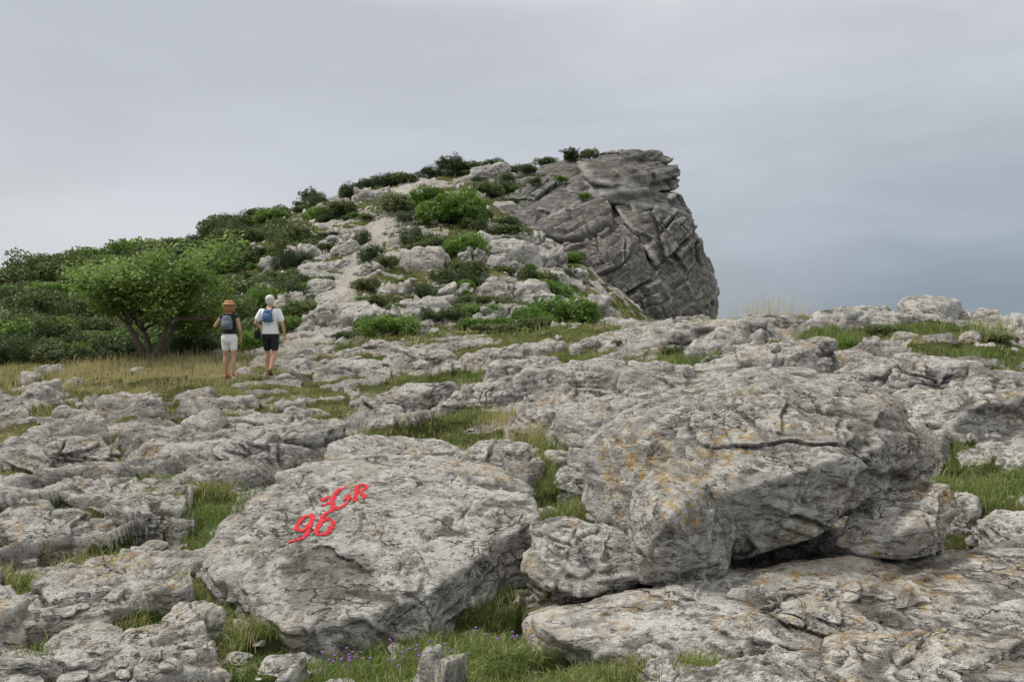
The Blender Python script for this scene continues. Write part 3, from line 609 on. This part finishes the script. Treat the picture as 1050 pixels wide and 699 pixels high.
IND=[('D',372,47,20,22),('D',380,42,36,26),('D',423,46,32,25),('B',468,52,84,48),('B',478,44,56,32),('M',405,56,50,26),('M',520,50,50,20),('B',572,27,76,46),('M',540,40,28,22),
 ('M',500,60,40,18),('M',412,68,46,18),('D',465,69,38,26),('M',485,69,30,14),('D',525,69,50,10),('M',605,66,24,16),('M',733,12.4,30,26),('B',440,58,60,26),('M',350,58,40,20),('D',325,64,30,22),('M',300,50,50,36),
 ('M',520,24,60,14),('M',455,40,24,14),('M',590,60,26,12),('M',545,66,40,12),('D',560,68,26,10),('M',500,24,40,10),('D',295,44,30,30),
 ('B',545,26,50,26),('B',600,27,40,30),('B',510,25,50,16),('M',600,56.5,30,10),('M',640,55.5,14,8),
 ('M',910,14.6,46,14),('M',1020,13.6,44,14),('B',850,14.2,30,22),('M',690,14.5,36,10),('M',640,16.8,30,8),('B',1035,7.4,60,26),('M',450,14.5,30,8),('D',395,68,34,16),('D',440,70,40,14),('D',505,70,40,14),('M',575,69,30,12),('D',360,66,40,20),('M',535,70,50,12),
 ('M',985,14.8,36,12),('M',940,9.8,26,12),('B',870,13.2,30,14),('M',770,13.6,24,10)]
for kd,bx,Y,w,h in IND:
    ms={'D':SD,'M':SM,'B':SB}[kd]; nm={'D':'juniper_shrub','M':'scrub_shrub','B':'green_shrub'}[kd]
    put(nm,random.choice(ms),bx,Y,w*k(Y),h*k(Y))
# shrubs rooted on the cliff's crest
cl=bpy.data.objects['cliff'].data
co_=np.empty(len(cl.vertices)*3,np.float32); cl.vertices.foreach_get('co',co_); co_=co_.reshape(-1,3)
def crest(bx,Y):
    x=(bx-525)*Y/F; d=(co_[:,0]-x)**2+(co_[:,1]-Y)**2; m=d<.6; return float(co_[m,2].max()) if m.any() else float(gz(x,Y)[0])
for bx,Y,w,h,ms in [(560,69,2.4,.8,SM),(585,68,1.6,.7,SD),(604,66,2.0,1.0,SM),(538,67,2.4,.9,SD),(520,64,1.6,.7,SM),(575,62,1.4,.5,SB),(548,61,1.6,.6,SM),(598,58.5,1.3,.5,SB)]:
    x=(bx-525)*Y/F; ob=add_obj('crest_shrub',random.choice(ms)); ob.location=(x,Y,crest(bx,Y)-.15); ob.scale=(w/2,w/2,h*1.1); ob.rotation_euler=(0,0,random.uniform(0,6))
mq=empty('maquis_scrub')
def lim(Y): return 240+np.interp(Y,[22,26,32,42,55,70],[-20,30,42,55,82,125])
def clump(bx,Y):
    x=(bx-525)*Y/F; return float(fbm2(np.array([x*.16+3]),np.array([Y*.12+1]),3)[0])
cnt=0
while cnt<740:
    Y=math.exp(random.uniform(math.log(22.5),math.log(80))); bx=random.uniform(-260,410)
    if bx>lim(Y): continue
    edge=float(ss(np.array(lim(Y)-bx),0,110)); cl_=clump(bx,Y)
    if cl_<-.02 and random.random()<.75*(1-.5*edge) and Y>30: continue
    if random.random()>.6+.4*edge: continue
    big=1.3 if cl_>.1 else .9
    w=random.uniform(.7,2.4)*(1+.010*(Y-22))*(.6+.4*edge)*big; h=w*random.uniform(.34,.60)
    put('shrub',random.choice(random.choices([SD,SM,SB],[.25,.53,.22])[0]),bx,Y,w,h,mq); cnt+=1
cnt=0
while cnt<215:
    Y=math.exp(random.uniform(math.log(24),math.log(76))); bx=random.uniform(280,620)
    if bx<lim(Y): continue
    if abs(bx-trail(Y))<22 and random.random()>.06: continue
    if bx>560 and Y<46 and random.random()>.4: continue
    if random.random()<.35 and Y<58: continue
    cl_=clump(bx,Y)
    if cl_<0 and random.random()<.6: continue
    w=random.uniform(.45,1.7)*(1+.008*(Y-22))*(1.25 if cl_>.1 else .9); h=w*random.uniform(.3,.52)
    put('shrub',random.choice(random.choices([SD,SM,SB],[.35,.45,.2])[0]),bx,Y,w,h,mq); cnt+=1
for bx,Y,w,h,kd in [(15,23,55,42,SD),(-30,24,70,60,SD),(50,27,60,45,SM),(10,30,70,50,SM),(75,30,50,35,SM),(-90,26,90,70,SD),(40,36,70,45,SM),(0,40,60,45,SD),(100,34,50,40,SM),(250,29,55,50,SM),(275,32,50,42,SB),(255,36,60,40,SM),(225,30,50,50,SD),(290,36,40,30,SM),(95,24.5,50,36,SM),(200,25,40,30,SD),(215,23.5,36,24,SM),(60,24,40,26,SD),(262,24,44,34,SB),(240,25,44,40,SM),(130,25,60,34,SD),(170,26,60,40,SD)]:
    put('shrub',random.choice(kd),bx,Y,w*k(Y)*1.1,h*k(Y),mq)
def tree(name,bx,Y,W,H,seed,N,lsize,mat,trunk=.3,lean=.1,zz=None):
    r=random.Random(seed); rn=np.random.default_rng(seed)
    x=(bx-525)*Y/F; z=float(gz(x,Y)[0]) if zz is None else zz; root=empty(name,(x,Y,z-.05))
    Vs=[];Fs=[];o=0; tips=[]
    def br(p,d,L,rad,lev):
        nonlocal o
        path=[p];rd=[rad];q=p.copy();dd=d.copy(); n=5
        for i in range(n):
            dd=(dd+Vector((r.uniform(-.25,.25),r.uniform(-.25,.25),r.uniform(-.10,.16)))).normalized(); q=q+dd*L/n; path.append(q.copy()); rd.append(rad*(1-.5*(i+1)/n))
        a,b=tube(path,rd,7 if lev<2 else 5); Vs.append(a);Fs.append(b+o);o+=len(a)
        if lev>=3: tips.extend([path[-1],path[-3]]); return
        if lev==2: tips.append(path[-1])
        nb=4 if lev==0 else 3
        for i in range(nb):
            az=r.uniform(0,6.28) if lev else i*6.28/nb+r.uniform(-.5,.5)
            out=Vector((math.cos(az),math.sin(az),0)); nd=(dd*.55+out*.9+Vector((0,0,r.uniform(-.35,.5)))).normalized()
            br(path[-1-(i%2)*(1+(lev>0))],nd,L*r.uniform(.6,.95),rd[-1]*.8,lev+1)
    for s in range(4):
        a=s*1.6+.4; br(Vector((.03*math.cos(a)*H,.03*math.sin(a)*H,0)),Vector((.75*math.cos(a)+lean,.5*math.sin(a),1)).normalized(),H*trunk,H*.024,0)
    V=np.concatenate(Vs); tp=np.array([tuple(t) for t in tips])
    mnx,mxx=tp[:,0].min(),tp[:,0].max(); sx=W*.88/(mxx-mnx); sz=H*.90/tp[:,2].max(); sc=np.array([sx,sx,sz])
    V=V*sc; tp=tp*sc
    me=make_mesh('limbs',V,np.concatenate(Fs),mats=[M_bark]); add_obj('limbs',me,root)
    I=rn.integers(0,len(tp),N); rad=W*.034
    P=tp[I]+np.clip(rn.normal(0,rad,(N,3)),-2*rad,2*rad)*np.array([1.1,1.1,.7])
    cl=rn.random(len(tp)); tint=np.clip(.2+.6*cl[I]+rn.normal(0,.12,N),0,1)
    kp=P[:,2]>H*.2; P=P[kp]; tint=tint[kp]
    Vl,q,t=leaves(P,lsize,tint,.8,.62)
    add_obj('foliage',make_mesh('foliage',Vl,q,{'tint':t},smooth=False,mats=[mat]),root)
    return root
tree('broadleaf_tree',155,21.5,5.3,3.7,3,22000,.062,M_leaftree,.26)
tree('hilltop_tree',585,68,2.2,1.5,8,3000,.06,M_leafdark,.35,zz=crest(585,68)-.3)
tree('hilltop_tree',462,69,2.8,2.3,9,5000,.06,M_leafdark,.35)
tree('hilltop_tree',320,66,2.2,1.8,12,4000,.06,M_leafmid,.35)
print('veg',time.time()-T0)

# ------------------------------------------------------------------ people
def sph(bm,c,r,sc=(1,1,1),rot=None):
    m=Matrix.Translation(c)@(rot or Matrix.Identity(4))@Matrix.Diagonal((r*sc[0],r*sc[1],r*sc[2],1))
    bmesh.ops.create_uvsphere(bm,u_segments=16,v_segments=10,radius=1,matrix=m)
def cap(bm,p0,r0,p1,r1,n=None):
    p0=Vector(p0);p1=Vector(p1);L=(p1-p0).length
    q=(p1-p0).to_track_quat('Z','Y').to_matrix().to_4x4()
    m=Matrix.Translation((p0+p1)/2)@q
    bmesh.ops.create_cone(bm,cap_ends=True,segments=16,radius1=r0,radius2=r1,depth=L,matrix=m)
    sph(bm,p0,r0); sph(bm,p1,r1)
def chain(bm,ps,rs):
    for i in range(len(ps)-1): cap(bm,ps[i],rs[i],ps[i+1],rs[i+1])
def loft(bm,rings,k=20):
    R=[]
    for (cx,cy,cz,rx,ry) in rings:
        R.append([bm.verts.new((cx+rx*math.cos(2*math.pi*j/k),cy+ry*math.sin(2*math.pi*j/k),cz)) for j in range(k)])
    for a,b in zip(R[:-1],R[1:]):
        for j in range(k): bm.faces.new((a[j],a[(j+1)%k],b[(j+1)%k],b[j]))
    bm.faces.new(R[0][::-1]); bm.faces.new(R[-1])
def remesh(name,bm,vox,mat,parent,smooth=3):
    me=bpy.data.meshes.new(name); bm.to_mesh(me); bm.free(); o=add_obj(name,me)
    m=o.modifiers.new('r','REMESH'); m.mode='VOXEL'; m.voxel_size=vox; m.use_smooth_shade=True
    s=o.modifiers.new('s','SMOOTH'); s.iterations=smooth; s.factor=.5
    dg=bpy.context.evaluated_depsgraph_get(); dg.update(); me2=bpy.data.meshes.new_from_object(o.evaluated_get(dg)); o.modifiers.clear(); o.data=me2
    me2.materials.clear(); me2.materials.append(mat)
    for p in me2.polygons: p.use_smooth=True; p.material_index=0
    o.parent=parent; return o
def hand(bm,w,d,curl=.5,s=1.0,side=1):
    w=Vector(w); d=Vector(d).normalized(); lat=d.cross(Vector((side*1.0,0.001,0))).normalized()
    inn=lat.cross(d).normalized(); 
    if inn.x*side>0: inn=-inn
    for t in (-.026,-.009,.009,.026): cap(bm,w+d*.01*s+lat*t*.7*s,.014*s,w+d*.085*s+lat*t*s,.011*s)
    for t,L in ((-.028,.062),(-.0095,.072),(.0095,.076),(.028,.068)):
        a=w+d*.085*s+lat*t*s; b=a+(d*.9+inn*curl*.5).normalized()*L*.5*s; c=b+(d*(1-curl)+inn*curl).normalized()*L*.5*s
        chain(bm,[a,b,c],[.0095*s,.0088*s,.0075*s])
    a=w+d*.03*s+lat*.026*s; b=a+(lat*.8+d*.6+inn*.3).normalized()*.035*s; c=b+(d*.9+lat*.2+inn*.3).normalized()*.03*s
    chain(bm,[a,b,c],[.013*s,.011*s,.009*s])
def head(bm,c,s):
    c=Vector(c)
    sph(bm,c+Vector((0,-.01,.02))*s,.088*s,(.88,1.05,1.08)); sph(bm,c+Vector((0,.025,-.035))*s,.062*s,(.9,1,1.15))
    cap(bm,c+Vector((0,.085,.012))*s,.010*s,c+Vector((0,.105,-.018))*s,.014*s)
    for q in (-1,1):
        sph(bm,c+Vector((q*.078,-.005,-.005))*s,.026*s,(.35,.8,1.15)); sph(bm,c+Vector((q*.032,.080,.012))*s,.013*s)
    cap(bm,c+Vector((-.02,.082,-.050))*s,.008*s,c+Vector((.02,.082,-.050))*s,.008*s)
def backpack(root,z0,z1,w,d,mat,yb):
    bm=bmesh.new(); zc=(z0+z1)/2
    loft(bm,[(0,yb-d*.5,z0,w*.36,d*.38),(0,yb-d*.5,z0+.03,w*.5,d*.55),(0,yb-d*.52,zc-.02,w*.52,d*.62),(0,yb-d*.5,z1-.09,w*.46,d*.52),(0,yb-d*.45,z1-.02,w*.36,d*.4),(0,yb-d*.42,z1,w*.2,d*.25)])
    loft(bm,[(0,yb-d*1.0,z0+.04,w*.34,d*.25),(0,yb-d*1.08,z0+.1,w*.38,d*.3),(0,yb-d*1.0,z0+.17,w*.34,d*.2)])
    remesh('backpack',bm,.009,mat,root)
    bm=bmesh.new()
    for q in (-1,1):
        chain(bm,[(q*w*.3,yb-.02,z1-.05),(q*w*.38,yb+.06,z1+.055),(q*w*.42,yb+.17,z1+.02),(q*w*.46,yb+.23,z1-.16),(q*w*.55,yb+.12,z0+.08),(q*w*.42,yb-.02,z0+.03)],[.014]*6)
    chain(bm,[(-.03,yb-.06,z1-.01),(0,yb-.06,z1+.03),(.03,yb-.06,z1-.01)],[.007]*3)
    remesh('straps',bm,.007,M_black,root)
def person(kind,bx,Y,yaw):
    x=(bx-525)*Y/F; z=float(gz(x,Y)[0]); root=empty('hiker',(x,Y,z+.0),yaw); m=kind=='m'
    S_=1.0 if m else .94
    V_=lambda a,b,c:Vector((a*S_,b*S_,c*S_))
    if m:
        legs=[[V_(-.09,0,.92),V_(-.10,.10,.50),V_(-.085,.06,.10)],[V_(.09,0,.92),V_(.095,.02,.50),V_(.07,-.20,.14)]]
        armL=[V_(-.19,0,1.42),V_(-.30,-.08,1.16),V_(-.24,.14,1.03)]; armR=[V_(.19,0,1.42),V_(.29,-.03,1.13),V_(.30,.08,.88)]
    else:
        legs=[[V_(-.09,0,.92),V_(-.10,.06,.50),V_(-.10,.05,.09)],[V_(.09,0,.92),V_(.095,.0,.50),V_(.085,-.06,.09)]]
        armL=[V_(-.165,0,1.41),V_(-.33,.03,1.20),V_(-.20,.16,1.42)]; armR=[V_(.165,0,1.41),V_(.245,-.02,1.13),V_(.235,.14,.95)]
    wq=1.08 if m else .88
    tors=[(0,0,.84,.13,.10),(0,0,.92,.168 if m else .178,.118),(0,0,1.02,.158 if m else .15,.108),(0,0,1.12,.155 if m else .128,.10),(0,0,1.26,.17*wq,.115),(0,0,1.38,.185*wq,.115),(0,0,1.44,.165*wq,.095),(0,0,1.485,.10,.075),(0,0,1.52,.06,.06)]
    tors=[tuple(q*S_ for q in t) for t in tors]
    bm=bmesh.new(); loft(bm,tors)
    for lg in legs:
        h,kn,an=lg; cf=kn.lerp(an,.3)+Vector((0,-.02,0)); chain(bm,[h,kn,cf,an],[.088*S_,.056*S_,.058*S_,.038*S_])
    for ar,sd in ((armL,-1),(armR,1)):
        fo=ar[1].lerp(ar[2],.3); chain(bm,[ar[0],ar[1],fo,ar[2]],[.052*S_,.038*S_,.040*S_,.026*S_])
        hand(bm,ar[2],(ar[2]-ar[1]),.75 if (sd<0) else .45,S_*1.0,sd)
    cap(bm,V_(0,0,1.47),.062*S_,V_(0,.01,1.60),.055*S_)
    hs=1.08
    head(bm,V_(0,.015,1.655),S_*hs)
    remesh('body',bm,.0065,M_skin,root,2)
    g=.014
    bm=bmesh.new(); zmin=.86 if m else .98
    loft(bm,[(a,b,c,rx+g+(.012 if c<1.1*S_ else 0),ry+g+(.012 if c<1.1*S_ else 0)) for (a,b,c,rx,ry) in [t for t in tors if t[2]>=zmin*S_ and t[2]<1.5*S_]])
    for ar in (armL,armR):
        if m: e=ar[0].lerp(ar[1],.62); cap(bm,ar[0],.066,e,.07)
        else: sph(bm,ar[0]+Vector((0,0,0)),.056)
    remesh('shirt',bm,.009,M_white if m else M_black,root,2)
    bm=bmesh.new(); loft(bm,[(0,0,.80*S_,.12*S_,.10*S_),(0,0,.86*S_,.175*S_,.13*S_),(0,0,.94*S_,.185*S_,.13*S_),(0,0,1.02*S_,.16*S_,.118*S_),(0,0,1.05*S_,.155*S_,.112*S_)])
    for lg in legs: cap(bm,lg[0],.10*S_,lg[0].lerp(lg[1],.72 if m else .55),.085*S_)
    remesh('shorts',bm,.009,M_black if m else M_white,root,2)
    bm=bmesh.new()
    for lg in legs:
        a=lg[2]; pitch=.0 if a.z<.12 else .6
        R_=Matrix.Rotation(-pitch,3,'X')
        for (yy,zz,rr) in ((-.05,-.05,.036),(.0,-.045,.042),(.05,-.05,.044),(.11,-.055,.044),(.16,-.062,.036)):
            c=a+R_@Vector((0,yy,zz)); sph(bm,c,rr,(1.05,1.2,.9))
        cap(bm,a+R_@Vector((0,-.05,-.07)),.022,a+R_@Vector((0,.17,-.075)),.024)
        cap(bm,a,.045,a+R_@Vector((0,0,-.04)),.045)
    remesh('shoes',bm,.008,M_shoe if m else M_shoer,root,2)
    hc=V_(0,.015,1.655)
    bm=bmesh.new()
    if m:
        sph(bm,hc+Vector((0,-.022,.035)),.105,(.95,1.0,.92)); sph(bm,hc+Vector((0,-.04,-.01)),.094,(.93,.8,.90))
        remesh('hair',bm,.008,M_hairw,root)
    else:
        sph(bm,hc+Vector((0,-.03,.02)),.11,(1.0,.95,1.0)); sph(bm,hc+Vector((0,-.05,-.05)),.10,(1.08,.75,1.0)); 
        for q in (-1,1): cap(bm,hc+Vector((q*.07,-.02,0)),.045,hc+Vector((q*.085,-.03,-.09)),.03)
        remesh('hair',bm,.008,M_hairr,root)
        bm=bmesh.new(); c=hc+Vector((0,-.005,.05))
        loft(bm,[(c.x,c.y-.01,c.z-.014,.150,.155),(c.x,c.y,c.z+.002,.146,.15),(c.x,c.y,c.z+.014,.112,.12),(c.x,c.y,c.z+.055,.10,.108),(c.x,c.y,c.z+.08,.062,.07)])
        remesh('sun_hat',bm,.007,M_straw,root,2)
    if m: backpack(root,1.18,1.46,.23,.10,M_packb,-.12)
    else: backpack(root,1.12*S_,1.44*S_,.24,.12,M_packg,-.115)
    if m:
        bm=bmesh.new(); c=Vector((-.31,.05,.93)); loft(bm,[(c.x,c.y,c.z-.11,.045,.08),(c.x,c.y,c.z-.09,.065,.10),(c.x,c.y,c.z+.05,.065,.10),(c.x,c.y,c.z+.08,.04,.07)])
        chain(bm,[(c.x,c.y-.05,c.z+.06),(c.x+.04,c.y+.02,c.z+.14),(c.x,c.y+.07,c.z+.06)],[.012,.012,.012])
        remesh('shoulder_bag',bm,.009,M_black,root)
    return root
person('f',235,17.3,.05)
person('m',277,17.6,-.06)
print('people',time.time()-T0)

# ------------------------------------------------------------------ light, sky, camera
w=bpy.data.worlds.new('World'); scene.world=w; w.use_nodes=True
t=w.node_tree; t.nodes.clear()
class WN(NT):
    def __init__(s,tree): s.t=tree; s.n=tree.nodes; s.l=tree.links
nt=WN(t)
SE=math.radians(56); AZ=math.radians(-76)
sky=nt.add('ShaderNodeTexSky'); sky.sky_type='NISHITA'; sky.sun_disc=False; sky.sun_elevation=SE; sky.sun_rotation=AZ
b1_=nt.add('ShaderNodeBackground'); b1_.inputs[1].default_value=.07; nt.l.new(sky.outputs[0],b1_.inputs[0])
g=nt.add('ShaderNodeTexCoord').outputs['Generated']; sp=nt.add('ShaderNodeSeparateXYZ'); nt.l.new(g,sp.inputs[0])
mp=nt.add('ShaderNodeMapping'); mp.inputs['Scale'].default_value=(1.3,1.3,5.0); mp.inputs['Rotation'].default_value=(0,.15,0); nt.l.new(g,mp.inputs['Vector'])
n1=nt.noise(mp.outputs[0],1.5,6,.55,.4)
elv=nt.math('ADD',sp.outputs['Z'],nt.math('MULTIPLY',nt.math('SUBTRACT',n1,.5),.12))
left=nt.ramp(elv,[(.0,(.65,.67,.695)),(.10,(.65,.675,.705)),(.22,(.585,.615,.66)),(.36,(.52,.55,.60)),(.50,(.92,.92,.92)),(1.0,(1.2,1.18,1.15))])
right=nt.ramp(elv,[(.0,(.30,.365,.44)),(.08,(.37,.43,.50)),(.20,(.54,.585,.64)),(.34,(.665,.69,.725)),(.50,(.92,.92,.92)),(1.0,(1.2,1.18,1.15))])
xf=nt.ramp(nt.math('ADD',nt.math('MULTIPLY',sp.outputs['X'],.9),.45),[(.12,0),(.85,1)])
c=nt.mix(xf,left,right)
c=nt.mix(1.0,c,nt.ramp(n1,[(.32,.90),(.68,1.08)]),'MULTIPLY')
b2_=nt.add('ShaderNodeBackground'); b2_.inputs[1].default_value=1.0; nt.l.new(c,b2_.inputs[0])
mx=nt.add('ShaderNodeMixShader'); mx.inputs[0].default_value=.92; nt.l.new(b1_.outputs[0],mx.inputs[1]); nt.l.new(b2_.outputs[0],mx.inputs[2])
o=nt.add('ShaderNodeOutputWorld'); nt.l.new(mx.outputs[0],o.inputs[0])
L=bpy.data.lights.new('sun','SUN'); L.energy=3.6; L.angle=math.radians(8); L.color=(1,.955,.89)
lo=bpy.data.objects.new('sun',L); scene.collection.objects.link(lo)
sd=Vector((math.sin(AZ)*math.cos(SE),math.cos(AZ)*math.cos(SE),math.sin(SE)))
lo.rotation_euler=(sd).to_track_quat('Z','Y').to_euler()
cam=bpy.data.cameras.new('camera'); co=bpy.data.objects.new('camera',cam); scene.collection.objects.link(co)
cam.lens=28; cam.sensor_width=36; cam.clip_end=30000; cam.clip_start=.05
co.location=(0,0,ZC); co.rotation_euler=(math.radians(90)-math.atan((349.5-HZ)/F),0,0)
scene.camera=co
scene.view_settings.view_transform='Standard'; scene.view_settings.look='None'; scene.view_settings.exposure=0
print('done',time.time()-T0)
